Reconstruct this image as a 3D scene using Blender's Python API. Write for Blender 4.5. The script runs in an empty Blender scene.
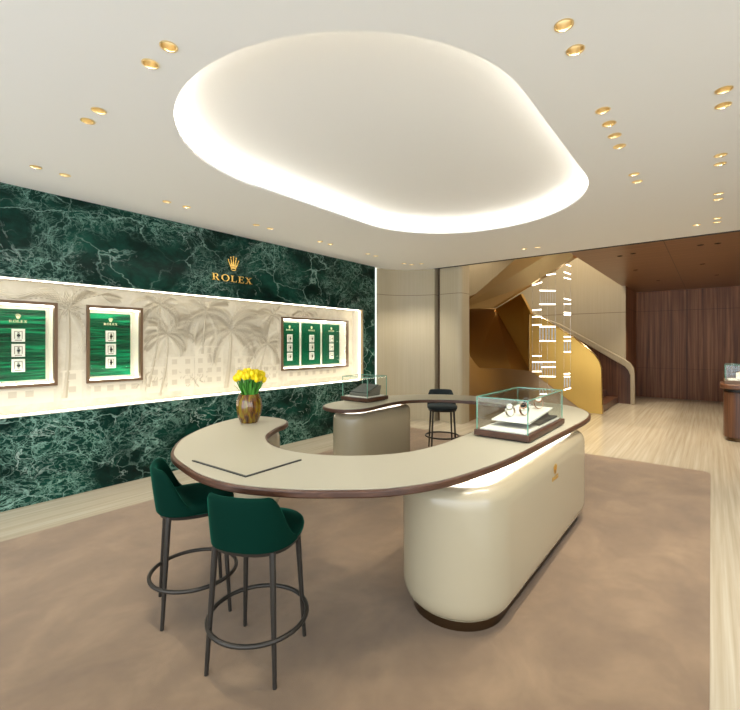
import bpy, bmesh, math, random
from mathutils import Vector, Matrix, geometry
random.seed(7)
S = bpy.context.scene
COL = S.collection
PI = math.pi

# ------------------------------------------------------------------ camera, world, exposure
cam_d = bpy.data.cameras.new('camera')
cam = bpy.data.objects.new('camera', cam_d)
COL.objects.link(cam)
cam_d.sensor_width = 36.0
cam_d.sensor_fit = 'HORIZONTAL'
cam_d.lens = 423.0 / 740.0 * 36.0
cam_d.shift_y = -12.0 / 740.0
cam_d.clip_start = 0.02
cam.location = (0, 0, 1.6)
cam.rotation_euler = (PI / 2, 0, math.atan(341 / 423.0))
S.camera = cam

WORLD_STRENGTH = 3.5
COVE_STRENGTH = 10.0
SPOT_W = 41.0
S.cycles.transparent_max_bounces = 24
w = bpy.data.worlds.new('daylight')
S.world = w
w.use_nodes = True
bgn = w.node_tree.nodes['Background']
bgn.inputs['Color'].default_value = (0.86, 0.93, 1.0, 1)
bgn.inputs['Strength'].default_value = WORLD_STRENGTH
S.view_settings.view_transform = 'Standard'
S.view_settings.look = 'None'
S.view_settings.gamma = 1.0
S.view_settings.use_curve_mapping = False
S.view_settings.exposure = 0.2

CEIL = 3.12
XL = -5.23
XR = -5.48

# ------------------------------------------------------------------ mesh helpers
class MB:
    def __init__(s):
        s.v = []; s.f = []; s.mi = []; s.cur = 0
    def add(s, vs, fs):
        o = len(s.v)
        s.v += [tuple(p) for p in vs]
        for f in fs:
            s.f.append([i + o for i in f]); s.mi.append(s.cur)
        return s
    def box(s, a, b):
        x0, y0, z0 = a; x1, y1, z1 = b
        vs = [(x0,y0,z0),(x1,y0,z0),(x1,y1,z0),(x0,y1,z0),(x0,y0,z1),(x1,y0,z1),(x1,y1,z1),(x0,y1,z1)]
        return s.add(vs, [(0,3,2,1),(4,5,6,7),(0,1,5,4),(1,2,6,5),(2,3,7,6),(3,0,4,7)])
    def mbox(s, M, size):
        hx, hy, hz = size[0]/2, size[1]/2, size[2]/2
        vs = [M @ Vector(p) for p in [(-hx,-hy,-hz),(hx,-hy,-hz),(hx,hy,-hz),(-hx,hy,-hz),(-hx,-hy,hz),(hx,-hy,hz),(hx,hy,hz),(-hx,hy,hz)]]
        return s.add(vs, [(0,3,2,1),(4,5,6,7),(0,1,5,4),(1,2,6,5),(2,3,7,6),(3,0,4,7)])
    def prism(s, poly, z0, z1):
        n = len(poly)
        a = sum(poly[i][0]*poly[(i+1)%n][1]-poly[(i+1)%n][0]*poly[i][1] for i in range(n))
        if a < 0: poly = poly[::-1]
        vs = [(p[0],p[1],z0) for p in poly] + [(p[0],p[1],z1) for p in poly]
        fs = [tuple(range(n-1,-1,-1)), tuple(range(n,2*n))]
        fs += [(i,(i+1)%n,(i+1)%n+n,i+n) for i in range(n)]
        return s.add(vs, fs)
    def slab(s, pts, off):
        n = len(pts); off = Vector(off)
        P = [Vector(p) for p in pts]
        nrm = Vector((0,0,0))
        for i in range(n): nrm += P[i].cross(P[(i+1)%n])
        if nrm.dot(off) < 0: P = P[::-1]
        vs = P + [p + off for p in P]
        fs = [tuple(range(n-1,-1,-1)), tuple(range(n,2*n))]
        fs += [(i,(i+1)%n,(i+1)%n+n,i+n) for i in range(n)]
        return s.add(vs, fs)
    def loft(s, loops, caps=True):
        n = len(loops[0]); vs = [p for l in loops for p in l]; fs = []
        for k in range(len(loops)-1):
            for i in range(n):
                j = (i+1) % n
                fs.append((k*n+i, k*n+j, (k+1)*n+j, (k+1)*n+i))
        if caps:
            fs.append(tuple(range(n-1,-1,-1))); fs.append(tuple(range((len(loops)-1)*n, len(loops)*n)))
        return s.add(vs, fs)
    def tube(s, pts, r, n=8, closed=False):
        P = [Vector(p) for p in pts]; m = len(P)
        rs = r if isinstance(r, (list, tuple)) else [r]*m
        loops = []; prev = None
        for i in range(m):
            if closed: t = (P[(i+1)%m]-P[i-1])
            else: t = P[min(i+1,m-1)]-P[max(i-1,0)]
            t.normalize()
            if prev is None:
                up = Vector((0,0,1)) if abs(t.z) < 0.9 else Vector((1,0,0))
                u = t.cross(up).normalized()
            else:
                u = (prev - t*prev.dot(t)).normalized()
            prev = u
            v = t.cross(u)
            loops.append([P[i] + (u*math.cos(2*PI*k/n) + v*math.sin(2*PI*k/n))*rs[i] for k in range(n)])
        if closed:
            loops.append(loops[0])
        return s.loft(loops, caps=not closed)
    def lathe(s, prof, n=24, c=(0,0,0), caps=True, flute=None):
        loops = []
        for r, z in prof:
            loops.append([(c[0]+r*(1+(flute(k, z) if flute else 0))*math.cos(2*PI*k/n), c[1]+r*(1+(flute(k, z) if flute else 0))*math.sin(2*PI*k/n), c[2]+z) for k in range(n)])
        return s.loft(loops, caps)
    def build(s, name, mat, parent=None, smooth=None, bevel=0, world=True, seg=2, loc=None):
        me = bpy.data.meshes.new(name)
        off = Vector((0,0,0))
        if parent is not None and world: off = parent_world(parent)
        elif parent is None:
            if loc is None:
                xs = [p[0] for p in s.v]; ys = [p[1] for p in s.v]; zs = [p[2] for p in s.v]
                off = Vector(((min(xs)+max(xs))/2, (min(ys)+max(ys))/2, min(zs)))
            else: off = Vector(loc)
        me.from_pydata([Vector(p)-off for p in s.v], [], s.f)
        mats = mat if isinstance(mat, (list, tuple)) else [mat]
        for m in mats: me.materials.append(m)
        if len(mats) > 1: me.polygons.foreach_set('material_index', s.mi)
        bm = bmesh.new(); bm.from_mesh(me)
        bmesh.ops.recalc_face_normals(bm, faces=bm.faces)
        bm.to_mesh(me); bm.free()
        if smooth:
            me.polygons.foreach_set('use_smooth', [True]*len(me.polygons))
            me.set_sharp_from_angle(angle=math.radians(smooth))
        o = bpy.data.objects.new(name, me)
        COL.objects.link(o)
        if parent is not None: o.parent = parent
        else: o.location = off
        if bevel:
            b = o.modifiers.new('bevel', 'BEVEL'); b.width = bevel; b.segments = seg; b.limit_method = 'ANGLE'; b.angle_limit = math.radians(40)
        return o

def parent_world(p):
    v = Vector((0,0,0))
    while p is not None:
        v += p.location; p = p.parent
    return v

def thing(name, label, cat, loc=(0,0,0), rz=0, group=None):
    o = bpy.data.objects.new(name, None)
    COL.objects.link(o)
    o.empty_display_size = 0.05
    o.location = loc; o.rotation_euler = (0,0,rz)
    o['label'] = label; o['category'] = cat
    if group: o['group'] = group
    return o

def tag(o, label, cat, group=None):
    o['label'] = label; o['category'] = cat
    if group: o['group'] = group
    return o

def struct(o):
    o['kind'] = 'structure'
    return o

def copy_tree(o, parent=None):
    c = o.copy(); COL.objects.link(c)
    if parent is not None: c.parent = parent
    for ch in list(o.children): copy_tree(ch, c)
    return c

def stadium(cx, y0, y1, r, n=14):
    p = []
    for i in range(n+1):
        a = PI*i/n; p.append((cx+r*math.cos(a), y1+r*math.sin(a)))
    for i in range(n+1):
        a = PI+PI*i/n; p.append((cx+r*math.cos(a), y0+r*math.sin(a)))
    return p

def spline(ctrl, sub=6):
    n = len(ctrl); out = []
    for i in range(n):
        p0, p1, p2, p3 = [Vector(ctrl[(i+k-1) % n]) for k in range(4)]
        for j in range(sub):
            t = j/sub
            out.append(tuple(0.5*((2*p1)+(-p0+p2)*t+(2*p0-5*p1+4*p2-p3)*t*t+(-p0+3*p1-3*p2+p3)*t**3)))
    return out

def inset(poly, d):
    n = len(poly); a = sum(poly[i][0]*poly[(i+1)%n][1]-poly[(i+1)%n][0]*poly[i][1] for i in range(n))
    if a < 0: poly = poly[::-1]
    out = []
    for i in range(n):
        p0, p1, p2 = Vector(poly[i-1]), Vector(poly[i]), Vector(poly[(i+1)%n])
        e1 = (p1-p0).normalized(); e2 = (p2-p1).normalized()
        nn = (Vector((-e1.y, e1.x)) + Vector((-e2.y, e2.x)))
        nn.normalize()
        k = max(0.5, nn.dot(Vector((-e1.y, e1.x))))
        out.append(tuple(p1 + nn*d/k))
    return out

def holed_sheet(outer, holes, z, mat, name, thick=0):
    pts = []; edges = []
    for loop in [outer]+holes:
        o = len(pts); n = len(loop)
        pts += [Vector(p) for p in loop]
        edges += [(o+i, o+(i+1) % n) for i in range(n)]
    vs, es, fs, *_ = geometry.delaunay_2d_cdt(pts, edges, [], 1, 1e-5)
    def inside(p, poly):
        c = False; j = len(poly)-1
        for i in range(len(poly)):
            if (poly[i][1] > p[1]) != (poly[j][1] > p[1]) and p[0] < (poly[j][0]-poly[i][0])*(p[1]-poly[i][1])/(poly[j][1]-poly[i][1])+poly[i][0]: c = not c
            j = i
        return c
    keep = []
    for f in fs:
        c = sum((vs[i] for i in f), Vector((0,0)))/len(f)
        if inside(c, outer) and not any(inside(c, h) for h in holes): keep.append(f)
    b = MB(); b.add([(p.x,p.y,z) for p in vs], keep)
    o = b.build(name, mat)
    return o

# ------------------------------------------------------------------ materials
def mat(name, col=(0.8,0.8,0.8), rough=0.5, metal=0.0, **kw):
    m = bpy.data.materials.new(name); m.use_nodes = True
    p = m.node_tree.nodes['Principled BSDF']
    p.inputs['Base Color'].default_value = (*col, 1)
    p.inputs['Roughness'].default_value = rough
    p.inputs['Metallic'].default_value = metal
    for k, v in kw.items(): p.inputs[k.replace('_', ' ')].default_value = v
    return m

def nodes(m): return m.node_tree.nodes, m.node_tree.links, m.node_tree.nodes['Principled BSDF']

def pos(m, scale=(1,1,1), rot=(0,0,0), obj=False):
    N, L, P = nodes(m)
    if obj: src = N.new('ShaderNodeTexCoord').outputs['Object']
    else: src = N.new('ShaderNodeNewGeometry').outputs['Position']
    mp = N.new('ShaderNodeMapping'); mp.inputs['Scale'].default_value = scale; mp.inputs['Rotation'].default_value = rot
    L.new(src, mp.inputs['Vector'])
    return mp.outputs['Vector']

def noise(m, vec, scale, detail=4, rough=0.55, dist=0.0):
    N, L, P = nodes(m)
    n = N.new('ShaderNodeTexNoise'); n.inputs['Scale'].default_value = scale; n.inputs['Detail'].default_value = detail
    n.inputs['Roughness'].default_value = rough; n.inputs['Distortion'].default_value = dist
    L.new(vec, n.inputs['Vector'])
    return n

def ramp(m, fac, stops):
    N, L, P = nodes(m)
    r = N.new('ShaderNodeValToRGB'); e = r.color_ramp.elements
    while len(e) > 1: e.remove(e[-1])
    e[0].position = stops[0][0]; e[0].color = (*stops[0][1], 1)
    for p, c in stops[1:]:
        k = e.new(p); k.color = (*c, 1)
    L.new(fac, r.inputs['Fac'])
    return r.outputs['Color']

def mix(m, fac, a, b, mode='MIX'):
    N, L, P = nodes(m)
    x = N.new('ShaderNodeMix'); x.data_type = 'RGBA'; x.blend_type = mode
    for sock, val in ((x.inputs['Factor'], fac), (x.inputs[6], a), (x.inputs[7], b)):
        if hasattr(val, 'links'): L.new(val, sock)
        elif isinstance(val, (int, float)): sock.default_value = val
        else: sock.default_value = (*val, 1)
    return x.outputs[2]

def mth(m, op, a, b=0.0, c=None):
    N, L, P = nodes(m)
    x = N.new('ShaderNodeMath'); x.operation = op
    for i, val in enumerate((a, b, c)):
        if val is None: continue
        if hasattr(val, 'links'): L.new(val, x.inputs[i])
        else: x.inputs[i].default_value = val
    return x.outputs[0]

def setcol(m, c):
    N, L, P = nodes(m); L.new(c, P.inputs['Base Color'])

def bump(m, h, strength=0.1, dist=0.01):
    N, L, P = nodes(m)
    b = N.new('ShaderNodeBump'); b.inputs['Strength'].default_value = strength; b.inputs['Distance'].default_value = dist
    L.new(h, b.inputs['Height']); L.new(b.outputs['Normal'], P.inputs['Normal'])

def emis(name, col, strength):
    m = bpy.data.materials.new(name); m.use_nodes = True
    N = m.node_tree.nodes; N.clear()
    e = N.new('ShaderNodeEmission'); e.inputs['Color'].default_value = (*col, 1); e.inputs['Strength'].default_value = strength
    o = N.new('ShaderNodeOutputMaterial'); m.node_tree.links.new(e.outputs[0], o.inputs['Surface'])
    return m

def glass(name, tint=(0.97,0.99,0.98), refl=0.06, rough=0.0):
    m = bpy.data.materials.new(name); m.use_nodes = True
    N = m.node_tree.nodes; L = m.node_tree.links; N.clear()
    t = N.new('ShaderNodeBsdfTransparent'); t.inputs['Color'].default_value = (*tint, 1)
    g = N.new('ShaderNodeBsdfGlossy'); g.inputs['Roughness'].default_value = rough
    lw = N.new('ShaderNodeLayerWeight'); pw = N.new('ShaderNodeMath'); pw.operation = 'POWER'; pw.inputs[1].default_value = 4.0; L.new(lw.outputs['Facing'], pw.inputs[0])
    fr = N.new('ShaderNodeMath'); fr.operation = 'MULTIPLY_ADD'; fr.inputs[1].default_value = 0.35; fr.inputs[2].default_value = 0.025; L.new(pw.outputs[0], fr.inputs[0])
    x = N.new('ShaderNodeMixShader'); o = N.new('ShaderNodeOutputMaterial')
    L.new(fr.outputs[0], x.inputs['Fac']); L.new(t.outputs[0], x.inputs[1]); L.new(g.outputs[0], x.inputs[2]); L.new(x.outputs[0], o.inputs['Surface'])
    return m

def seam(m, vec_axis, value, width, colr, base, obj=False):
    """darken base where the position along an axis is within width of value (a real joint in the panelling)"""
    N, L, P = nodes(m)
    s = N.new('ShaderNodeSeparateXYZ'); L.new(pos(m), s.inputs[0])
    d = mth(m, 'ABSOLUTE', mth(m, 'SUBTRACT', s.outputs[vec_axis], value))
    k = mth(m, 'LESS_THAN', d, width)
    return mix(m, k, base, colr)

def m_marble():
    m = mat('green_marble', (0.02,0.08,0.05), 0.18, Specular_IOR_Level=0.13)
    N, L, P = nodes(m)
    v = pos(m, (1,0.8,1.1), (0.45,0,0))
    warp = noise(m, v, 1.1, 4, 0.6)
    wv = mix(m, 0.22, v, warp.outputs['Color'], 'LINEAR_LIGHT')
    def off(k):
        mp = N.new('ShaderNodeMapping'); mp.inputs['Location'].default_value = (k*3.1,k*7.7,k*5.3); L.new(wv, mp.inputs['Vector']); return mp.outputs['Vector']
    def clamp(x): return mth(m, 'MINIMUM', mth(m, 'MAXIMUM', x, 0.0), 1.0)
    def thread(k, scale, width, detail=7, rough=0.62, dist=0.6):
        n = noise(m, off(k), scale, detail, rough, dist)
        return clamp(mth(m, 'SUBTRACT', 1.0, mth(m, 'DIVIDE', mth(m, 'ABSOLUTE', mth(m, 'SUBTRACT', n.outputs['Fac'], 0.5)), width)))
    def cell(k, scale, width):
        vo = N.new('ShaderNodeTexVoronoi'); vo.feature = 'DISTANCE_TO_EDGE'; vo.inputs['Scale'].default_value = scale
        dn = noise(m, off(k), scale*2.2, 4, 0.6)
        L.new(mix(m, 0.09, off(k), dn.outputs['Color'], 'LINEAR_LIGHT'), vo.inputs['Vector'])
        return clamp(mth(m, 'SUBTRACT', 1.0, mth(m, 'DIVIDE', vo.outputs['Distance'], width)))
    def mask(k, scale, lo, gain):
        n = noise(m, off(k), scale, 3, 0.5); return clamp(mth(m, 'MULTIPLY', mth(m, 'SUBTRACT', n.outputs['Fac'], lo), gain))
    zone = mask(9, 1.15, 0.44, 8.0)
    cl = noise(m, off(2), 2.6, 6, 0.65)
    base = ramp(m, cl.outputs['Fac'], [(0.30, (0.003,0.010,0.008)), (0.48, (0.004,0.022,0.016)), (0.72, (0.010,0.072,0.048))])
    c = mix(m, mth(m, 'MULTIPLY', zone, 0.22), base, (0.018,0.082,0.058))
    def over(c, f, amt, col): return mix(m, mth(m, 'MULTIPLY', f, amt), c, col)
    blot = mask(12, 7.0, 0.55, 6.0)
    c = mix(m, mth(m, 'MULTIPLY', mth(m, 'MULTIPLY', zone, blot), 0.6), c, (0.004,0.022,0.016))
    c = over(c, mth(m, 'MULTIPLY', thread(3, 5.5, 0.022, 6), zone), 0.80, (0.19,0.35,0.275))
    c = over(c, mth(m, 'MULTIPLY', thread(4, 11.0, 0.030, 5), zone), 0.60, (0.17,0.32,0.25))
    c = over(c, mth(m, 'MULTIPLY', cell(5, 5.0, 0.026), zone), 0.85, (0.24,0.42,0.34))
    c = over(c, mth(m, 'MULTIPLY', cell(6, 2.3, 0.018), mask(7, 1.7, 0.40, 5.0)), 0.80, (0.30,0.48,0.40))
    c = over(c, mth(m, 'MULTIPLY', thread(8, 1.6, 0.007, 6), mask(10, 1.3, 0.46, 7.0)), 0.85, (0.46,0.60,0.52))
    for k in range(-2, 5):
        c = seam(m, 1, 1.41+1.26*k, 0.0015, (0.006,0.024,0.018), c)
    c = seam(m, 2, 2.68, 0.0015, (0.006,0.024,0.018), c)
    setcol(m, c)
    return m

def m_travertine():
    m = mat('travertine', (0.7,0.62,0.5), 0.22)
    v = pos(m, (13,0.22,1)); n = noise(m, v, 2.2, 5, 0.6, 0.1)
    n2 = noise(m, pos(m, (1,0.4,1)), 1.3, 3)
    c = ramp(m, n.outputs['Fac'], [(0.3, (0.32,0.27,0.185)), (0.5, (0.40,0.35,0.265)), (0.7, (0.48,0.44,0.355))])
    c = mix(m, mth(m, 'MULTIPLY', n2.outputs['Fac'], 0.35), c, (0.52,0.45,0.33))
    setcol(m, c); return m

def m_rug():
    m = mat('carpet', (0.4,0.3,0.2), 0.95, Sheen_Weight=0.25, Sheen_Roughness=0.5)
    n = noise(m, pos(m, (1,0.75,1)), 2.3, 5, 0.6, 0.4); f = noise(m, pos(m), 260, 2); md = noise(m, pos(m), 14, 3, 0.6)
    c = ramp(m, n.outputs['Fac'], [(0.3, (0.130,0.079,0.040)), (0.5, (0.175,0.109,0.056)), (0.72, (0.260,0.170,0.092))])
    c = mix(m, mth(m, 'MULTIPLY', f.outputs['Fac'], 0.22), c, (0.16,0.104,0.062))
    c = mix(m, mth(m, 'MULTIPLY', md.outputs['Fac'], 0.2), c, (0.30,0.21,0.13))
    setcol(m, c); bump(m, f.outputs['Fac'], 0.35, 0.004); return m

def m_wood(name, dark, midc, light, scale=(16,16,0.35), rough=0.35, seams=()):
    m = mat(name, midc, rough)
    n = noise(m, pos(m, scale), 1.6, 5, 0.6, 0.5)
    c = ramp(m, n.outputs['Fac'], [(0.3, dark), (0.52, midc), (0.72, light)])
    for ax, val, wd in seams: c = seam(m, ax, val, wd, tuple(x*0.25 for x in dark), c)
    setcol(m, c); return m

def m_silk(name, seams=()):
    m = mat(name, (0.47,0.40,0.28), 0.5)
    n = noise(m, pos(m, (26,26,0.3)), 2.0, 2)
    c = ramp(m, n.outputs['Fac'], [(0.3, (0.435,0.37,0.25)), (0.7, (0.475,0.41,0.285))])
    for ax, val, wd in seams: c = seam(m, ax, val, wd, (0.16,0.12,0.08), c)
    setcol(m, c); return m

def m_brushed(name, col, rough=0.33):
    m = mat(name, col, rough, 1.0)
    n = noise(m, pos(m, (40,40,0.6)), 3, 3)
    setcol(m, mix(m, mth(m, 'MULTIPLY', n.outputs['Fac'], 0.35), col, tuple(x*0.72 for x in col)))
    return m

M = {}
M['plaster'] = mat('ceiling_plaster', (0.88,0.875,0.85), 0.9)
M['marble'] = m_marble()
M['travertine'] = m_travertine()
M['rug'] = m_rug()
M['rosewood'] = m_wood('rosewood', (0.10,0.034,0.015), (0.30,0.122,0.052), (0.58,0.28,0.13), scale=(9,9,0.22), seams=((0,-0.53,0.008),(2,2.54,0.004),(2,0.86,0.003)), rough=0.5)
M['soffit'] = m_wood('soffit_veneer', (0.22,0.112,0.054), (0.30,0.16,0.082), (0.38,0.215,0.118), scale=(0.35,14,1), rough=0.3, seams=((0,-0.55,0.006),(1,12.9,0.006)))
M['walnut'] = m_wood('walnut', (0.036,0.013,0.006), (0.068,0.026,0.012), (0.11,0.048,0.024), scale=(5,5,30), rough=0.38)
M['counter_wood'] = m_wood('counter_rosewood', (0.045,0.017,0.009), (0.11,0.045,0.022), (0.19,0.085,0.04))
M['silk'] = m_silk('silk_panel', ((2,2.59,0.005),))
M['stair_wall'] = m_silk('stair_wall_panel', ((2,2.42,0.007),))
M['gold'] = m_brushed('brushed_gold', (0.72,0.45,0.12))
M['gold_shaded'] = m_brushed('shaded_gold', (0.42,0.255,0.085), 0.42)  # stair gold darkened in colour for the shade under landing and upper flight
M['gold_edge'] = mat('polished_gold', (0.95,0.75,0.42), 0.2, 1.0)
M['sign_gold'] = mat('sign_gold', (0.95,0.66,0.20), 0.22, 1.0)
M['lamp_gold'] = mat('lamp_gold', (0.92,0.76,0.46), 0.3, 1.0)
M['bronze'] = mat('dark_bronze', (0.042,0.037,0.031), 0.42, 0.6)
M['kick'] = mat('kick_bronze', (0.10,0.06,0.03), 0.3, 0.9)
M['frame_wood'] = mat('frame_walnut', (0.145,0.085,0.045), 0.4)
M['leather'] = mat('cream_leather', (0.40,0.372,0.285), 0.42)
M['lacquer'] = mat('cream_lacquer', (0.385,0.33,0.222), 0.25, Coat_Weight=0.35)
M['velvet'] = mat('green_velvet', (0.0003,0.018,0.011), 0.8, Specular_IOR_Level=0.06, Sheen_Weight=0.36, Sheen_Roughness=0.3, Sheen_Tint=(0.02,0.42,0.27,1))
M['navy'] = mat('dark_velvet', (0.006,0.014,0.016), 0.8, Sheen_Weight=0.2, Sheen_Tint=(0.2,0.3,0.35,1))
M['white'] = mat('white_board', (0.82,0.79,0.72), 0.5)
M['cream'] = mat('cream_liner', (0.80,0.74,0.62), 0.5)
M['lining'] = mat('warm_lining', (0.86,0.79,0.66), 0.6)
M['black'] = mat('black_trim', (0.012,0.010,0.008), 0.5)
M['steel'] = mat('watch_steel', (0.75,0.73,0.70), 0.2, 1.0)
M['rose'] = mat('rose_gold', (0.75,0.47,0.33), 0.22, 1.0)
M['dial'] = mat('dark_dial', (0.02,0.02,0.025), 0.25)
M['dark_leather'] = mat('dark_leather', (0.035,0.036,0.034), 0.5)
M['grey_leather'] = mat('taupe_leather', (0.15,0.135,0.11), 0.5)
M['glass'] = glass('clear_glass')
M['glass_edge'] = mat('glass_edge', (0.13,0.34,0.25), 0.1)
M['tube_glass'] = mat('crystal_tube', (0.80,0.83,0.86), 0.15, 0.0, Transmission_Weight=0.35)
M['led'] = emis('led_warm', (1.0,0.93,0.79), 12.0)
M['led_vit'] = emis('led_vitrine', (1.0,0.94,0.82), 20.0)
M['led_cove'] = emis('led_cove', (1.0,0.955,0.88), COVE_STRENGTH)
M['led_slot'] = emis('led_slot', (0.88,1.0,0.94), 1.5)
M['led_bar'] = emis('led_bar', (1.0,0.90,0.72), 5.5)
M['lens'] = emis('lamp_lens', (1.0,0.93,0.80), 1.4)
M['lens_dim'] = emis('lamp_lens_dim', (1.0,0.8,0.6), 0.12)

def m_wave():
    m = mat('green_wave_lacquer', (0.0,0.2,0.1), 0.3, Specular_IOR_Level=0.2)
    n = noise(m, pos(m, (1,1.0,14)), 2.2, 3, 0.5, 0.6)
    c = ramp(m, n.outputs['Fac'], [(0.34, (0.0,0.020,0.009)), (0.5, (0.0,0.085,0.034)), (0.66, (0.0,0.25,0.10))])
    setcol(m, c); bump(m, n.outputs['Fac'], 0.6, 0.03); return m
M['wave'] = m_wave()
M['wave_plain'] = mat('green_panel', (0.001,0.075,0.032), 0.3, Specular_IOR_Level=0.2)
M['pale_gold'] = mat('pale_gold_print', (0.85,0.76,0.48), 0.4)

def m_stone():
    m = mat('relief_stone', (0.6,0.5,0.38), 0.6)
    n = noise(m, pos(m, (1,3,1.4)), 2.5, 6, 0.65)
    c = ramp(m, n.outputs['Fac'], [(0.3, (0.60,0.545,0.43)), (0.7, (0.70,0.65,0.53))])
    st = noise(m, pos(m, (1,1.6,2.2)), 2.1, 5, 0.7)
    c = mix(m, ramp(m, st.outputs['Fac'], [(0.46, (0,0,0)), (0.62, (0.55,0.55,0.55))]), c, (0.51,0.45,0.33))
    setcol(m, c); return m
M['stone'] = m_stone()
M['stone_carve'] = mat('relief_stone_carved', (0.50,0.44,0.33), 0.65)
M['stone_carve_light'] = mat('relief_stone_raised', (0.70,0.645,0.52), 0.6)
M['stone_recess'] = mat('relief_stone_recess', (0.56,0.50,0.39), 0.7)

def m_amber():
    m = mat('amber_glass', (0.34,0.13,0.012), 0.12, Coat_Weight=0.5)
    N, L, P = nodes(m)
    n = noise(m, pos(m, (30,30,1.5)), 1.2, 3)
    c = ramp(m, n.outputs['Fac'], [(0.3, (0.03,0.010,0.003)), (0.46, (0.20,0.07,0.006)), (0.58, (0.26,0.20,0.012)), (0.72, (0.50,0.22,0.012))])
    setcol(m, c)
    P.inputs['Transmission Weight'].default_value = 0.35
    return m
M['amber'] = m_amber()
M['petal'] = mat('tulip_yellow', (0.93,0.70,0.0), 0.5, Subsurface_Weight=0.1)
M['stem'] = mat('tulip_green', (0.06,0.26,0.025), 0.5)

# ------------------------------------------------------------------ the room shell
b = MB(); b.box((-8.2,-3.2,-0.06), (4.2,15.3,0)); struct(b.build('floor', M['travertine']))

# left wall of green marble with the long recess
b = MB()
b.box((-5.95,-3,0), (XL,6.65,0.88)); struct(b.build('wall_left', M['marble']))
b = MB(); b.box((-5.95,-3,2.235), (XL,6.65,3.4)); struct(b.build('wall_left_upper', M['marble']))
b = MB(); b.box((-5.95,6.257,0.88), (XL,6.65,2.235)); struct(b.build('wall_left_end', M['marble']))
b = MB(); b.box((-5.95,-3,0.88), (XL,-1.2,2.235)); struct(b.build('wall_left_front', M['marble']))
b = MB(); b.box((-5.95,-1.2,0.88), (-5.85,6.257,2.235)); struct(b.build('wall_left_recess', M['cream']))
# liner of the recess
b = MB()
b.box((-5.85,-1.2,0.88), (-5.235,6.257,0.886)); b.box((-5.85,-1.2,2.229), (-5.235,6.257,2.235))
b.box((-5.85,6.249,0.886), (-5.26,6.257,2.229))
struct(b.build('trim_1', M['cream']))
b = MB(); b.box((-5.262,6.225,0.886), (XL+0.012,6.262,2.24)); struct(b.build('trim_2', mat('tan_lip', (0.50,0.38,0.22), 0.4, 0.3)))
# led strips of the recess
def strip(name, a, c, label, m='led'):
    s = MB(); s.box(a, c); o = s.build(name, M[m]); tag(o, label, 'light strip'); return o
strip('light_strip', (-5.31,-1.2,0.886), (-5.295,6.2,0.896), 'glowing light strip along the bottom ledge of the lit marble recess')
strip('light_strip', (-5.285,-1.2,2.222), (-5.273,6.2,2.229), 'glowing light strip under the top edge of the lit marble recess')
strip('light_strip', (-5.30,6.232,0.92), (-5.28,6.249,2.20), 'upright light strip at the right end of the lit marble recess')
strip('light_strip', (-5.262,6.69,0.02), (-5.245,6.71,3.1), 'full-height light strip in the corner where green marble ends', 'led_slot')
b = MB(); b.box((-5.6,6.65,0), (-5.27,6.80,3.3)); struct(b.build('trim_4', M['cream']))

# curved beige wall and flat end panel
path = [(-5.27,6.76),(-5.245,6.80),(-5.20,7.0),(-5.09,7.2),(-4.93,7.36),(-4.72,7.49),(-4.5,7.56),(-4.41,7.575),(-4.41,7.9),(-5.6,7.9),(-5.6,6.76)]
b = MB(); b.prism(path, 0, 3.4); struct(b.build('wall_back_left', M['silk'], smooth=30))
b = MB(); b.box((-4.41,7.74,0), (-4.30,7.8,3.3)); struct(b.build('trim_5', M['walnut']))
pp = [(-4.30,7.60)] + [(-3.91+0.09*math.sin(a*PI/16), 7.69-0.09*math.cos(a*PI/16)) for a in range(0,9)] + [(-3.82,7.95),(-4.30,7.95)]
b = MB(); b.prism(pp, 0, 3.4); struct(b.build('wall_back_center', M['silk'], smooth=40))

# ceiling with cove opening and lamp holes
LAMPS = []   # (x, y, label)
def row(xs_ys, text):
    for i, (x, y) in enumerate(xs_ys): LAMPS.append((x, y, text[i] if isinstance(text, list) else text))
ORD = ['first','second','third','fourth','fifth','sixth']
for k, yc in enumerate((2.28,3.43,4.57,5.70)):
    for j, dy in enumerate((-0.11,0.11)):
        LAMPS.append((-4.556, yc+dy, '%s gold downlight of the %s pair from left, along the marble wall' % (('nearer','farther')[j], ORD[k+1])))
LAMPS.append((-4.54,1.034,'leftmost gold downlight by the marble wall, nearer of the first pair'))
LAMPS.append((-4.55,1.248,'second gold downlight from the left along the marble wall'))
LAMPS += [(-3.321,1.042,'left gold downlight of the pair midway between marble wall and oval cove'),(-3.117,1.04,'right gold downlight of the pair midway between marble wall and oval cove'),
          (-2.375,1.042,'left gold downlight of the pair above and left of the oval ceiling cove'),(-2.164,1.04,'right gold downlight of the pair above and left of the oval ceiling cove')]
LAMPS += [(-4.57,6.70,'small gold downlight nearest the marble corner, before the curved beige wall'),(-4.52,6.90,'small gold downlight in front of the curved beige wall, middle of three'),(-4.32,6.93,'small gold downlight in front of the curved beige wall, rightmost of three'),
          (-2.348,6.88,'left gold downlight of the small pair in the ceiling before the staircase'),(-2.144,6.9,'right gold downlight of the small pair in the ceiling before the staircase')]
for x, y, t in ((-0.548,2.156,'big gold downlight at the top right, nearer of its pair'),(-0.548,2.376,'big gold downlight at the top right, farther of its pair'),
                (-0.55,3.105,'first gold downlight of the row of four right of the oval cove'),(-0.55,3.321,'second gold downlight of the row of four right of the oval cove'),
                (-0.55,3.536,'third gold downlight of the row of four right of the oval cove'),(-0.55,3.752,'fourth gold downlight of the row of four right of the oval cove'),
                (-0.54,4.458,'nearer gold downlight of the pair beyond the row of four'),(-0.54,4.677,'farther gold downlight of the pair beyond the row of four')): LAMPS.append((x, y, t))
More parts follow.
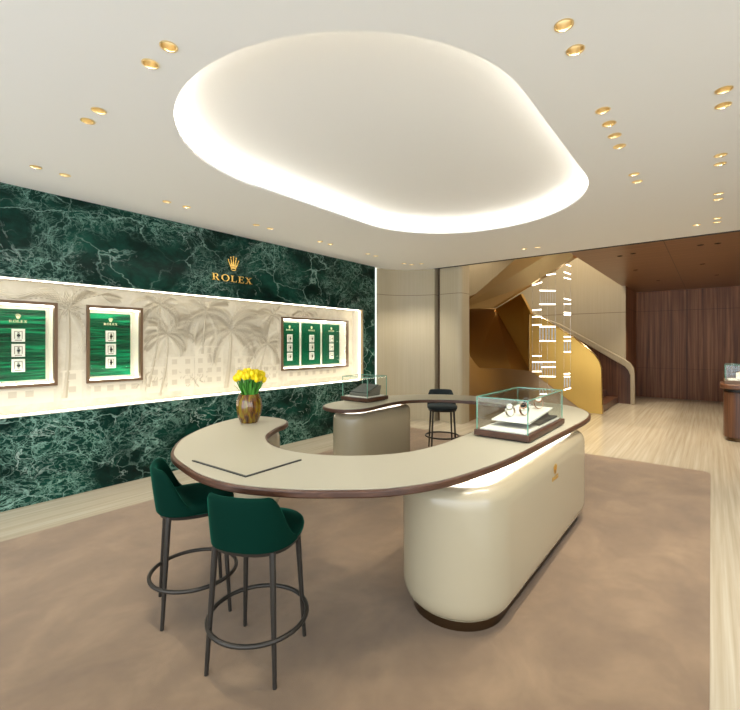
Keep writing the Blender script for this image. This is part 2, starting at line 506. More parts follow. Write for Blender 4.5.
for k, yc in enumerate((3.416,4.552,5.68,6.77)):
    for j in (0,1): LAMPS.append((0.06, yc+(-0.107,0.107)[j], '%s gold downlight of the %s pair along the right edge of the ceiling' % (('nearer','farther')[j], ORD[k])))
LAMPS.append((-0.145,6.882,'lone gold downlight just before the wood ceiling, left of a pair'))
def circle(x, y, r, n=20): return [(x+r*math.cos(2*PI*i/n), y+r*math.sin(2*PI*i/n)) for i in range(n)]
def cove_outline(r, n=40):
    out = []
    for x, y in stadium(-2.16, 2.55, 4.18, r, n):
        if y < 2.55:
            a = math.atan2(y-2.55, x+2.16); k = 1+0.045*max(0, math.cos(a+0.72*PI))**3
            x = -2.16+(x+2.16)*k; y = 2.55+(y-2.55)*k
        out.append((x,y))
    return out
COVE = cove_outline(1.28)
LR = 0.039
outer = [(-5.25,-3.0),(4.0,-3.0),(4.0,7.55),(-4.41,7.55)] + [(-4.5,7.59),(-4.72,7.52),(-4.93,7.39),(-5.09,7.23),(-5.25,7.0)]
struct(holed_sheet(outer, [COVE]+[circle(x,y,LR) for x,y,t in LAMPS], CEIL, M['plaster'], 'ceiling'))
# black strip standing in for shade in the gap at the ceiling edge, and stair hall front above it
b = MB(); b.box((-4.41,7.55,CEIL-0.012), (4.0,7.585,CEIL+0.35)); struct(b.build('trim_gap_shade', M['black']))

# cove: wide upper chamber with a shelf that hides the light
big = cove_outline(1.42)
b = MB()
loops = [[(p[0],p[1],CEIL+0.02) for p in big], [(p[0],p[1],CEIL+0.13) for p in big]]
for i in range(1,7):
    a = i*PI/12; rr = 1.42-0.07*(1-math.cos(a)); zz = CEIL+0.13+0.06*math.sin(a)
    loops.append([(p[0],p[1],zz) for p in cove_outline(rr)])
b.loft(loops, caps=False)
n = len(loops[-1]); b.add(loops[-1], [tuple(range(n))])
ri = cove_outline(1.28)
b.add([(p[0],p[1],CEIL) for p in ri]+[(p[0],p[1],CEIL+0.02) for p in ri]+[(p[0],p[1],CEIL+0.02) for p in big],
      [(i,(i+1)%n,(i+1)%n+n,i+n) for i in range(n)]+[(i+n,(i+1)%n+n,(i+1)%n+2*n,i+2*n) for i in range(n)])
cv = b.build('ceiling_cove', M['plaster'], smooth=50); struct(cv); cv.name = 'trim_7'
l0 = cove_outline(1.365); l1 = cove_outline(1.405)
b = MB(); n = len(l0)
loops = [[(p[0],p[1],CEIL+0.025) for p in l0],[(p[0],p[1],CEIL+0.04) for p in l0],[(p[0],p[1],CEIL+0.04) for p in l1],[(p[0],p[1],CEIL+0.025) for p in l1]]
loops.append(loops[0]); b.loft(loops, caps=False)
tag(b.build('cove_light', M['led_cove']), 'glowing ring of light hidden in the oval ceiling recess', 'light strip')

# wood ceiling, wood back wall, side walls
SL = [(-1.238,8.495,'left dark spot of the close pair at the left end of the wood ceiling'),(-1.03,8.40,'single dark downlight in the wood ceiling, right of the close pair'),
      (-1.222,10.328,'dark downlight deeper in the wood ceiling, left of its seam, above the beige wall'),(-0.127,8.325,'front dark downlight of the wood ceiling, just right of its seam'),
      (0.08,8.348,'rightmost of the front dark downlights in the wood ceiling'),(-0.127,10.351,'middle dark downlight in the wood ceiling, right of its seam'),
      (-1.005,12.425,'faint dark downlight in the wood ceiling near the back wall, left of the seam'),(0.099,12.225,'faint dark downlight in the wood ceiling near the back wall, right of the seam')]
struct(holed_sheet([(-1.85,7.585),(4.0,7.585),(4.0,15.1),(-1.85,15.1)], [circle(x,y,LR) for x,y,t in SL], CEIL-0.0, M['soffit'], 'ceiling_back'))
b = MB(); b.box((-1.85,7.585,CEIL+0.002), (-1.83,15.1,CEIL+0.5)); struct(b.build('trim_8', M['soffit']))
b = MB(); b.box((-1.76,15.0,0), (4.0,15.15,3.4)); struct(b.build('wall_back', M['rosewood']))
b = MB(); b.box((-1.90,13.06,0), (-1.76,15.1,3.4)); struct(b.build('wall_back_side', M['rosewood']))
b = MB(); b.box((4.0,2.2,0), (4.1,15.1,3.4)); struct(b.build('wall_right', M['silk']))
b = MB(); b.box((-8.0,13.0,0), (-1.765,13.06,6.0)); struct(b.build('wall_stair_back', M['stair_wall']))
b = MB(); b.box((-8.05,7.9,0), (-8.0,13.0,6.0)); struct(b.build('wall_stair_left', M['stair_wall']))
b = MB(); b.box((-8.0,7.6,3.4), (-1.85,7.65,6.0)); struct(b.build('wall_stair_front', M['stair_wall']))
b = MB(); b.box((-1.85,7.6,3.6), (-1.8,13.0,6.0)); struct(b.build('wall_stair_right', M['stair_wall']))
b = MB(); b.box((-8.0,7.6,6.0), (-1.8,13.06,6.05)); struct(b.build('ceiling_stair', M['plaster']))
b = MB(); b.box((-8.0,7.9,0), (-5.5,7.95,3.5)); struct(b.build('wall_stair_corner', M['silk']))

# rug
rp = [(-4.43,-1.8),(-0.005,-1.8),(-0.005,6.45)] + [(-0.105+0.1*math.cos(a*PI/12), 6.60+0.1*math.sin(a*PI/12)) for a in range(0,7)] + [(-4.43,6.70)]
b = MB(); b.prism(rp, 0.0005, 0.007)
tag(b.build('rug', M['rug']), 'large fitted taupe carpet with a cloudy pile on the pale stone floor', 'rug')

# ------------------------------------------------------------------ downlights
def make_lamp(x, y, label, dark=False, power=SPOT_W):
    t = thing('recessed_downlight', label, 'ceiling light', (x,y,CEIL), 0, 'dark downlights in the wood ceiling' if dark else 'gold downlights in the plaster ceiling')
    return t
def lamp_mesh(dark):
    o = thing('recessed_downlight', 'x', 'ceiling light', (0,0,CEIL))
    g = M['black'] if dark else M['lamp_gold']
    r = MB(); loops = []
    for rr, zz in ((LR-0.001,0.0),(LR-0.001,-0.003),(LR+0.006,-0.003),(LR+0.006,-0.0005)): loops.append([(rr*math.cos(2*PI*i/24), rr*math.sin(2*PI*i/24), zz) for i in range(24)])
    r.loft(loops, caps=False); r.build('trim_ring', mat('lamp_ring_dark', (0.05,0.03,0.02), 0.4) if dark else M['lamp_gold'], o, smooth=30, world=False)
    r = MB(); loops = []
    for rr, zz in ((LR-0.001,0.0),(LR-0.004,0.02),(LR-0.009,0.045)): loops.append([(rr*math.cos(2*PI*i/24), rr*math.sin(2*PI*i/24), zz) for i in range(24)])
    r.loft(loops, caps=False); r.build('reflector', g, o, smooth=60, world=False)
    r = MB(); r.lathe([(LR-0.009,0.045),(LR-0.012,0.052)], 24); r.build('lens', M['lens_dim' if dark else 'lens'], o, world=False)
    return o
proto_l = lamp_mesh(False); proto_d = lamp_mesh(True)
spot = bpy.data.lights.new('spot', 'SPOT'); spot.energy = SPOT_W; spot.color = (1.0,0.93,0.80); spot.spot_size = math.radians(82); spot.spot_blend = 0.6; spot.shadow_soft_size = 0.02
spot_b = bpy.data.lights.new('spot_back', 'SPOT'); spot_b.energy = SPOT_W*2.8; spot_b.color = (1.0,0.86,0.66); spot_b.spot_size = math.radians(88); spot_b.spot_blend = 0.7; spot_b.shadow_soft_size = 0.02
for proto, lst, grp, sp in ((proto_l, LAMPS, 'gold downlights in the plaster ceiling', spot), (proto_d, SL, 'dark downlights in the wood ceiling', spot_b)):
    for i, (x, y, lab) in enumerate(lst):
        o = proto if i == 0 else copy_tree(proto)
        o.location = (x,y,CEIL); o['label'] = lab; o['group'] = grp
    for i, (x, y, lab) in enumerate(lst):
        root = [q for q in bpy.data.objects if q.get('label') == lab][0]
        lo = bpy.data.objects.new('bulb', sp); COL.objects.link(lo); lo.parent = root; lo.location = (0,0,0.03 if proto is proto_l else -0.006)

# ------------------------------------------------------------------ lettering (serif capitals as outlines, 1 unit high)
def ring_poly(b, M4, cx, cy, rx, ry, tx, ty, a0, a1, d, n=16):
    pts_o = []; pts_i = []
    for i in range(n+1):
        a = a0+(a1-a0)*i/n
        pts_o.append((cx+rx*math.cos(a), cy+ry*math.sin(a))); pts_i.append((cx+(rx-tx)*math.cos(a), cy+(ry-ty)*math.sin(a)))
    for i in range(n):
        q = [pts_o[i], pts_o[i+1], pts_i[i+1], pts_i[i]]
        poly3(b, M4, q, d)
def poly3(b, M4, q, d):
    n = len(q)
    vs = [M4 @ Vector((p[0],p[1],0)) for p in q]+[M4 @ Vector((p[0],p[1],d)) for p in q]
    b.add(vs, [tuple(range(n-1,-1,-1)), tuple(range(n,2*n))]+[(i,(i+1)%n,(i+1)%n+n,i+n) for i in range(n)])
def rect(b, M4, x0, y0, x1, y1, d): poly3(b, M4, [(x0,y0),(x1,y0),(x1,y1),(x0,y1)], d)
def letter(b, ch, M4, d):
    R = lambda *a: rect(b, M4, *a, d)
    if ch == 'R':
        R(0.10,0,0.28,1); R(0,0,0.38,0.07); R(0,0.93,0.3,1)
        ring_poly(b, M4, 0.36, 0.73, 0.36, 0.27, 0.17, 0.08, -PI/2, PI/2, d); R(0.28,0.92,0.37,1); R(0.28,0.46,0.37,0.54)
        poly3(b, M4, [(0.34,0.5),(0.54,0.5),(0.82,0.07),(0.82,0),(0.66,0)], d); R(0.66,0,0.92,0.06)
        return 0.95
    if ch == 'O':
        ring_poly(b, M4, 0.5, 0.5, 0.5, 0.52, 0.19, 0.08, 0, 2*PI, d, 28); return 1.03
    if ch == 'L':
        R(0.10,0,0.28,1); R(0,0.93,0.38,1); R(0,0,0.72,0.07); poly3(b, M4, [(0.66,0.07),(0.72,0),(0.74,0.28),(0.70,0.28)], d); return 0.80
    if ch == 'E':
        R(0.10,0,0.28,1); R(0,0.93,0.70,1); R(0,0,0.72,0.07); R(0.28,0.48,0.52,0.55); R(0.50,0.38,0.54,0.65)
        poly3(b, M4, [(0.64,0.93),(0.66,0.74),(0.70,0.74),(0.70,1)], d); poly3(b, M4, [(0.66,0.07),(0.72,0),(0.74,0.28),(0.70,0.28)], d); return 0.80
    if ch == 'X':
        poly3(b, M4, [(0.06,1),(0.28,1),(0.84,0),(0.62,0)], d); poly3(b, M4, [(0.66,1),(0.76,1),(0.20,0),(0.10,0)], d)
        R(0.0,0.94,0.36,1); R(0.56,0.94,0.86,1); R(0.0,0,0.30,0.06); R(0.52,0,0.92,0.06); return 0.92
    return 0.5
def crown(b, M4, d):
    # five pointed coronet, about 1 wide and 1.15 high, with a ball on each point
    tips = [(-0.50,0.80),(-0.27,1.02),(0,1.10),(0.27,1.02),(0.50,0.80)]
    bases = [-0.24,-0.12,0,0.12,0.24]
    for (tx,ty), bx in zip(tips, bases):
        poly3(b, M4, [(bx-0.085,0.28),(bx+0.085,0.28),(tx+0.03,ty),(tx-0.03,ty)], d)
        poly3(b, M4, [(tx+0.065*math.cos(2*PI*i/10), ty+0.05+0.065*math.sin(2*PI*i/10)) for i in range(10)], d)
    poly3(b, M4, [(-0.32,0.30),(0.32,0.30),(0.24,0.16),(-0.24,0.16)], d)
    ring_poly(b, M4, 0, 0.08, 0.27, 0.10, 0.06, 0.05, 0, 2*PI, d, 20)
def word(parent, M0, height, width, d, m, single=True):
    text = 'ROLEX'; adv = {'R':0.95,'O':1.03,'L':0.80,'E':0.80,'X':0.92}; gap = 0.13
    tot = sum(adv[c] for c in text)+gap*4; sx = width/tot
    x = 0
    b = MB()
    for c in text:
        M4 = M0 @ Matrix.Translation((-width/2+x*sx,0,0)) @ Matrix.Diagonal((sx,height,1,1))
        if single:
            bb = MB(); letter(bb, c, M4, d); bb.build('letter', m, parent)
        else: letter(b, c, M4, d)
        x += adv[c]+gap
    if not single: b.build('lettering', m, parent)
def wallM(x, y, z):   # glyph x -> +Y, glyph y -> +Z, depth -> +X
    return Matrix(((0,0,1,x),(1,0,0,y),(0,1,0,z),(0,0,0,1)))
sg = thing('wall_sign', 'gold crown and raised gold serif letters on the green marble above the recess', 'sign', (XL,3.40,2.45))
word(sg, wallM(XL+0.006,3.402,2.452), 0.092, 0.635, 0.022, M['sign_gold'])
b = MB(); crown(b, wallM(XL+0.006,3.41,2.615) @ Matrix.Diagonal((0.16,0.165,1,1)), 0.022); b.build('crown', M['sign_gold'], sg)

# ------------------------------------------------------------------ carved stone panel in the recess
VIT = [(0.83,1.43),(1.701,2.304),(4.476,6.104)]
VZ0, VZ1 = 1.145, 2.03
rl = thing('relief_panel', 'long pale stone panel carved with palm trees and houses in the lit recess', 'wall relief', (XR,2.5,0.886))
b = MB()
ys = [-1.2]
for a, c in VIT: ys += [a+0.02, c-0.02]
ys.append(6.249)
for i in range(0, len(ys), 2): b.box((XR-0.04,ys[i],0.886), (XR,ys[i+1],2.229))
for a, c in VIT: b.box((XR-0.04,a+0.02,0.886), (XR,c-0.02,VZ0+0.02)).box((XR-0.04,a+0.02,VZ1-0.02), (XR,c-0.02,2.229))
SLAB = b
def clear(u, v):
    return 0.9 < v < 2.21 and -1.1 < u < 6.2 and not any(a-0.005 < u < c+0.005 and VZ0-0.005 < v < VZ1+0.005 for a, c in VIT)
def leaflet(b, p0, p1, wdt, h):
    p0 = Vector(p0); p1 = Vector(p1)
    for t in (0,0.25,0.5,0.75,1):
        q = p0.lerp(p1, t)
        if not clear(q.x, q.y): return
    d = (p1-p0); n = Vector((-d.y, d.x)).normalized()*wdt; c = p0.lerp(p1, 0.4)
    P = lambda q, x: (XR+x, q.x, q.y)
    b.add([P(p0,-0.001),P(c+n,-0.001),P(p1,-0.001),P(c-n,-0.001),P(c,h)], [(0,1,4),(1,2,4),(2,3,4),(3,0,4)])
def frond(b, cx, cy, ang, length, droop, nl=26, ll=0.16, wd=0.0065, h=0.013):
    pts = []; x, y = cx, cy; a = ang; st = length/nl
    for i in range(nl):
        pts.append((x,y,a))
        x += math.cos(a)*st; y += math.sin(a)*st
        k = math.cos(a)
        a += (-droop if k >= 0 else droop)*st/length
    for i, (x,y,a) in enumerate(pts):
        f = i/nl
        L = ll*(0.45+0.9*math.sin(PI*min(1,f*0.9+0.1)))
        for s in (-1,1):
            aa = a+s*(0.75-0.35*f)
            g = aa
            tip = (x+math.cos(g)*L, y+math.sin(g)*L-0.25*L)
            leaflet(b, (x,y), tip, wd, h*random.uniform(0.6,1.1))
    for i in range(0, nl-1, 2):
        p, q = pts[i], pts[min(i+2,nl-1)]
        leaflet(b, p[:2], q[:2], 0.008, h)
def palm(cx, cy, base, size, nf, bd, bl, lean=0.0, ll=0.15, nl=24):
    tr = bd
    segs = 12; prev = None
    for i in range(segs):
        t0 = i/segs; t1 = (i+1)/segs
        def tp(t): return (base[0]+(cx-base[0])*t+lean*math.sin(PI*t), base[1]+(cy-base[1])*t)
        p, q = tp(t0), tp(t1); wdt = 0.030*size*(1.25-0.5*t0)
        if not (clear(*p) and clear(*q)): continue
        tr.add([(XR-0.001,p[0]-wdt,p[1]),(XR-0.001,p[0]+wdt,p[1]),(XR-0.001,q[0]+wdt*0.9,q[1]),(XR-0.001,q[0]-wdt*0.9,q[1]),(XR+0.012,p[0],p[1]),(XR+0.009,q[0],q[1])],
               [(0,4,5,3),(4,1,2,5),(0,1,4),(3,5,2)])
    for k in range(nf):
        a = -0.5+(PI+1.0)*k/(nf-1)+random.uniform(-0.1,0.1)
        frond(bd if k % 2 else bl, cx, cy, a, 0.62*size*random.uniform(0.8,1.1), random.uniform(1.0,1.9), nl, ll*size)
dk = SLAB
class Sub:
    def __init__(s, i): s.i = i
    def add(s, v, f): SLAB.cur = s.i; SLAB.add(v, f); SLAB.cur = 0
    def box(s, a, c): SLAB.cur = s.i; SLAB.box(a, c); SLAB.cur = 0
dk = Sub(1); lt = Sub(2); fa = Sub(2); wn = Sub(3)
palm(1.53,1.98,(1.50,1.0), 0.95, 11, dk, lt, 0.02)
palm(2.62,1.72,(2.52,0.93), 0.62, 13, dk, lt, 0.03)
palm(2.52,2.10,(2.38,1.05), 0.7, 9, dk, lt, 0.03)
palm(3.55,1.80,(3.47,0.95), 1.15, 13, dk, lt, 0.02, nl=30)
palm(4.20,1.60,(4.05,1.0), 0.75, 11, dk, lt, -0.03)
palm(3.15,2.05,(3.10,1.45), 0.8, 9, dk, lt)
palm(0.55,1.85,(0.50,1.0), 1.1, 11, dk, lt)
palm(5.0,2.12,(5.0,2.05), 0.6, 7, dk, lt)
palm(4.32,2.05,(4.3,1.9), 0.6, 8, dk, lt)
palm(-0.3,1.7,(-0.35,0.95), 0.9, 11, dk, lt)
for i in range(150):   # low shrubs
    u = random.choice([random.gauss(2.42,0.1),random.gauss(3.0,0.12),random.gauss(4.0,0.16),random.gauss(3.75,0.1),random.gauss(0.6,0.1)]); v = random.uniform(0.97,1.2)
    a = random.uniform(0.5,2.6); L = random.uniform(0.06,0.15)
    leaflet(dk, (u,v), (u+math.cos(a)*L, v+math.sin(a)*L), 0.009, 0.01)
# carved houses: stepped facades with sunk windows
def facade(u0, u1, z1, cols, rows, z0=0.97, wz0=1.02):
    fa.box((XR-0.001,u0,z0), (XR+0.0025,u1,z1))
    fa.box((XR,u0-0.02,z1-0.02), (XR+0.006,u1+0.02,z1))
    du = (u1-u0)/cols; dv = (z1-wz0)/rows
    for i in range(cols):
        for j in range(rows):
            uc = u0+(i+0.5)*du; vc = wz0+(j+0.5)*dv
            if clear(uc,vc) and random.random() < 0.8:
                wn.box((XR+0.002,uc-0.034,vc-0.032), (XR+0.0042,uc+0.034,vc+0.032))
                fa.box((XR+0.002,uc-0.04,vc-0.044), (XR+0.009,uc+0.04,vc-0.033))
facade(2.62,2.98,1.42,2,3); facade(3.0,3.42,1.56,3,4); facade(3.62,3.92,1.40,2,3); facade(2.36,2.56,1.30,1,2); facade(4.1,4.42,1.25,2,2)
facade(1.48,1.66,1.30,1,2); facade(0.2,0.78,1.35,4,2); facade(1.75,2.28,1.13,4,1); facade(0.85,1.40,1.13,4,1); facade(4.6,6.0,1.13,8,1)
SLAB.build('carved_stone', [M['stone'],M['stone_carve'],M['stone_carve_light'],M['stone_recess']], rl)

# ------------------------------------------------------------------ display windows in the stone
PZ0, PZ1 = 1.205, 1.955
XB = XR-0.20
def vitrine(y0, y1, panels, label, wave):
    t = thing('display_window', label, 'display case', (XR,(y0+y1)/2,VZ0), 0, 'lit display windows in the carved stone')
    fw = 0.03
    b = MB()
    b.box((XR-0.03,y0,VZ0),(XR+0.03,y1,VZ0+fw)).box((XR-0.03,y0,VZ1-fw),(XR+0.03,y1,VZ1)).box((XR-0.03,y0,VZ0+fw),(XR+0.03,y0+fw,VZ1-fw)).box((XR-0.03,y1-fw,VZ0+fw),(XR+0.03,y1,VZ1-fw))
    b.build('frame', M['frame_wood'], t)
    a, c, e, g = y0+fw, y1-fw, VZ0+fw, VZ1-fw
    b = MB()
    b.box((XB-0.01,a-0.006,e-0.006),(XB-0.004,c+0.006,g+0.006)); b.box((XB-0.004,a-0.006,e-0.006),(XR-0.03,c+0.006,e)); b.box((XB-0.004,a-0.006,g),(XR-0.03,c+0.006,g+0.006))
    b.box((XB-0.004,a-0.006,e),(XR-0.03,a,g)); b.box((XB-0.004,c,e),(XR-0.03,c+0.006,g))
    b.build('lining', M['lining'], t)
    b = MB(); b.box((XR-0.06,a+0.01,g-0.012),(XR-0.03,c-0.01,g-0.002)); b.build('light_bar', M['led_vit'], t)
    b = MB(); b.box((XR-0.06,a+0.01,e+0.002),(XR-0.03,c-0.01,e+0.01)); b.build('light_bar', M['led_vit'], t)
    for (p0, p1) in panels:
        b = MB(); b.box((XB-0.002,p0,PZ0),(XB+0.02,p1,PZ1)); bp = b.build('backing_panel', M['wave'] if wave else M['wave_plain'], t)
        pc = (p0+p1)/2
        word(bp, wallM(XB+0.021,pc,1.815), 0.026, 0.15, 0.004, M['pale_gold'], single=False)
        b = MB(); crown(b, wallM(XB+0.021,pc,1.853) @ Matrix.Diagonal((0.042,0.044,1,1)), 0.004); b.build('crown', M['pale_gold'], bp)
    b = MB(); b.box((XR+0.004,a,e),(XR+0.008,c,g)); b.build('pane', M['glass'], t)
    return t
pan3 = [(5.325+k*0.515-0.225, 5.325+k*0.515+0.225) for k in (-1,0,1)]
vitrine(*VIT[0], [(1.138-0.235,1.138+0.235)], 'green-backed lit display window cut off by the left edge of the photo', True)
vitrine(*VIT[1], [(2.016-0.225,2.016+0.225)], 'narrow lit display window with rippled green back, second from left', True)
vitrine(*VIT[2], pan3, 'wide lit display window with three green panels, right of the tulips', False)
wh = {'first': 'in the leftmost display window', 'second': 'in the second display window from left'}
def watch_card():
    t = thing('watch_card', 'x', 'watch display', (XB+0.02,0,0), 0, 'white watch cards in the display windows')
    b = MB(); b.box((0.0005,-0.055,0), (0.012,0.055,0.135)); b.build('card', M['white'], t, world=False)
    b = MB(); b.box((0.012,-0.034,0.03), (0.014,-0.028,0.112)); b.box((0.012,0.028,0.03),(0.014,0.034,0.112)); b.box((0.012,-0.034,0.106),(0.014,0.034,0.112)); b.box((0.012,-0.03,0.012),(0.014,0.03,0.02)); b.build('border', mat('card_print', (0.22,0.17,0.12), 0.5), t, world=False)
    wt = MB(); wt.tube([(0.03,-0.020+0.04*i/10, 0.068+0.004*math.sin(PI*i/10)) for i in range(11)], 0.006, 6)
    wt = MB()
    Mx = Matrix(((0,0,1,0.012),(1,0,0,0.0),(0,1,0,0.066),(0,0,0,1)))
    for k in range(1): wt.add(*cyl(Mx, 0.017, 0.0, 0.010, 18))
    wc = wt.build('watch', M['steel'], t, world=False, smooth=40)
    b = MB(); b.box((0.0125,-0.009,0.032),(0.018,0.009,0.100)); b.build('strap', M['steel'], wc, world=False)
    b = MB(); b.add(*cyl(Mx, 0.0135, 0.010, 0.0115, 18)); b.build('dial', M['dial'], wc, world=False)
    return t
def cyl(Mx, r, z0, z1, n):
    vs = [Mx @ Vector((r*math.cos(2*PI*i/n), r*math.sin(2*PI*i/n), z)) for z in (z0,z1) for i in range(n)]
    return vs, [tuple(range(n-1,-1,-1)), tuple(range(n,2*n))]+[(i,(i+1)%n,(i+1)%n+n,i+n) for i in range(n)]
wc0 = watch_card(); first = True
for pc, where in ((1.138,'in the display window cut by the left photo edge'),(2.016,'in the narrow second display window from the left'),(4.81,'on the left green panel of the wide display window'),(5.325,'on the middle green panel of the wide display window'),(5.84,'on the right green panel of the wide display window')):
    for z, nm in ((1.297,'bottom'),(1.455,'middle'),(1.613,'top')):
        o = wc0 if first else copy_tree(wc0); first = False
        o.location = (XB+0.02, pc, z); o['label'] = '%s white watch card %s' % (nm, where)

# ------------------------------------------------------------------ the counter
ZT = 0.88
outerc = [(-0.966,2.644),(-0.943,3.2),(-0.92,3.8),(-0.905,4.3),(-0.925,4.62),(-0.995,4.88),(-1.15,5.14),(-1.38,5.30),(-1.75,5.39),(-2.24,5.40),(-2.65,5.36),(-2.97,5.24),(-3.30,4.93),(-3.49,4.55),(-3.60,4.05),(-3.59,3.70),(-3.50,3.47),
          (-3.33,3.36),(-3.17,3.35),(-3.03,3.44),(-2.96,3.62),(-2.985,3.95),(-3.0,4.25),(-2.92,4.52),(-2.66,4.76),(-2.28,4.88),(-1.86,4.80),(-1.63,4.52),(-1.55,4.0),(-1.53,3.4),(-1.515,2.95),(-1.52,2.6),(-1.60,2.29),(-1.80,2.045),(-2.05,1.91),(-2.30,1.885),(-2.52,1.955),(-2.71,2.09),(-2.86,2.30),
          (-2.93,2.45),(-3.03,2.56),(-3.18,2.62),(-3.36,2.61),(-3.50,2.55),(-3.565,2.42),(-3.50,2.15),(-3.34,1.86),(-3.125,1.60),(-2.91,1.43),(-2.68,1.305),(-2.38,1.235),(-2.125,1.206),(-1.87,1.238),(-1.61,1.36),(-1.41,1.51),(-1.226,1.69),(-1.09,1.95),(-1.01,2.28)]
tp = spline(outerc, 5)
ct = thing('consultation_counter', 'large C-shaped cream counter with walnut edge on rounded drum pedestals', 'counter', (-2.2,3.3,0.007))
b = MB(); b.prism(tp, ZT-0.040, ZT-0.003); b.build('edge_band', M['walnut'], ct, bevel=0.008, seg=3, smooth=40)
b = MB(); b.prism(inset(tp, 0.020), ZT-0.006, ZT); b.build('top', M['leather'], ct, smooth=40)
def pedestal(cx, y0, y1, r, kick_in=0.06, n=20):
    b = MB(); b.prism(stadium(cx,y0,y1,r-kick_in,n), 0.007, 0.07); b.build('kick_plate', M['kick'], ct, smooth=30)
    loops = []
    prof = [(r-kick_in+0.004,0.062)]
    for i in range(1,9):
        a = PI/2*i/8; prof.append((r-0.075+0.075*math.sin(a), 0.062+0.12*(1-math.cos(a))))
    prof += [(r,0.30),(r,0.50),(r,0.68)]
    for i in range(1,9):
        a = PI/2*i/8; prof.append((r-0.085*(1-math.cos(a)), 0.715+0.085*math.sin(a)))
    prof.append((r-0.14,0.801))
    for rr, z in prof: loops.append([(p[0],p[1],z) for p in stadium(cx,y0,y1,rr,n)])
    b = MB(); b.loft(loops); ped = b.build('pedestal', M['lacquer'], ct, smooth=45)
    b = MB(); b.prism(stadium(cx,y0,y1,r-0.16,n), 0.800, ZT-0.039); b.build('neck', M['cream'], ct, smooth=30)
    b = MB(); b.loft([[(p[0],p[1],z) for p in stadium(cx,y0,y1,rr,n)] for rr, z in ((r-0.16,0.822),(r-0.115,0.822),(r-0.115,0.838),(r-0.16,0.838))], caps=False); b.build('light_strip', M['led'], ct)
    return ped
p1 = pedestal(-1.215, 2.37, 4.12, 0.335)
pedestal(-3.27, 3.72, 4.55, 0.22)
pedestal(-3.29, 2.38, 2.43, 0.19)
EX = -1.215+0.3355
em = MB(); crown(em, wallM(EX,3.23,0.655) @ Matrix.Diagonal((0.075,0.058,1,1)), 0.003); em.build('crown', M['sign_gold'], p1)
word(p1, wallM(EX,3.23,0.612), 0.028, 0.15, 0.003, M['sign_gold'], single=False)

# mat on the counter
dp = thing('desk_pad', 'square cream leather desk pad with dark edge lying on the counter', 'desk pad', (-2.2,1.54,ZT))
cn = [(-2.447,1.335),(-1.95,1.355),(-1.965,1.75),(-2.455,1.735)]
b = MB(); b.prism(cn, ZT+0.0005, ZT+0.006); b.build('pad', M['leather'], dp)
b = MB(); b.prism([cn[0],cn[1],(cn[1][0]+0.012,cn[1][1]-0.012),(cn[0][0]-0.012,cn[0][1]-0.012)], ZT+0.0005, ZT+0.007); b.prism([cn[1],cn[2],(cn[2][0]+0.012,cn[2][1]+0.004),(cn[1][0]+0.012,cn[1][1]-0.012)], ZT+0.0005, ZT+0.007)
b.build('edge', M['dark_leather'], dp)

# ------------------------------------------------------------------ glass cases
def glass_box(t, x0, y0, x1, y1, z0, z1, th=0.006):
    b = MB()
    b.box((x0,y0,z0),(x1,y0+th,z1)); b.box((x0,y1-th,z0),(x1,y1,z1)); b.box((x0,y0+th,z0),(x0+th,y1-th,z1)); b.box((x1-th,y0+th,z0),(x1,y1-th,z1)); b.box((x0+th,y0+th,z1-th),(x1-th,y1-th,z1))
    g = b.build('glass_cover', M['glass'], t)
    e = MB(); k = 0.0035
    for (x,y) in ((x0,y0),(x1,y0),(x0,y1),(x1,y1)): e.box((x-k,y-k,z0),(x+k,y+k,z1+k))
    for y in (y0,y1): e.box((x0+k,y-k,z1-k),(x1-k,y+k,z1+k))
    for x in (x0,x1): e.box((x-k,y0+k,z1-k),(x+k,y1-k,z1+k))
    e.build('glass_edge', M['glass_edge'], g)
def case(x0, y0, x1, y1, label):
    t = thing('glass_display_case', label, 'display case', ((x0+x1)/2,(y0+y1)/2,ZT))
    b = MB(); b.box((x0+0.03,y0+0.03,ZT+0.0005),(x1-0.03,y1-0.03,ZT+0.010)); b.build('foot', M['black'], t)
    b = MB(); b.box((x0,y0,ZT+0.010),(x1,y1,ZT+0.055)); b.build('plinth', M['walnut'], t, bevel=0.006)
    b = MB(); b.box((x0+0.035,y0+0.035,ZT+0.055),(x1-0.035,y1-0.035,ZT+0.063)); b.build('base_board', M['white'], t)
    glass_box(t, x0+0.018, y0+0.018, x1-0.018, y1-0.018, ZT+0.0555, 1.184)
    return t
case(-1.43,3.055,-1.005,3.985,'long glass display case with four watches near the right end of the counter')
case(-3.625,3.91,-3.19,4.33,'small glass display case on the far arm of the counter, by the marble wall')
ZB = ZT+0.063
# low sloping watch stand in the large case
trb = MB(); trb.box((-1.395,3.45,ZB+0.0005),(-1.055,3.94,ZB+0.018)); tag(trb.build('leather_tray', M['dark_leather'], bevel=0.004), 'dark leather tray under the watch stand in the long glass case', 'tray')
ZB2 = ZB+0.0185
st = thing('watch_stand', 'low sloping cream watch stand inside the long glass case', 'display stand', (-1.25,3.6,ZB2))
def wedge(pts, off): b = MB(); b.slab(pts, off); return b
x0, x1 = -1.365, -1.065
wedge([(x0+0.05,3.47,ZB2),(x0+0.01,3.25,ZB2+0.022),(x0+0.01,3.83,ZB2+0.066),(x0+0.05,3.79,ZB2)], (x1-x0-0.06,0,0)).build('base', M['grey_leather'], st)
sl = (0.066-0.022)/(3.83-3.25)
def onface(y): return ZB2+0.022+(y-3.25)*sl
wedge([(x0,3.24,onface(3.24)+0.0005),(x1,3.24,onface(3.24)+0.0005),(x1,3.84,onface(3.84)+0.0005),(x0,3.84,onface(3.84)+0.0005)], (0,-0.003,0.014)).build('pad', M['white'], st, bevel=0.004)
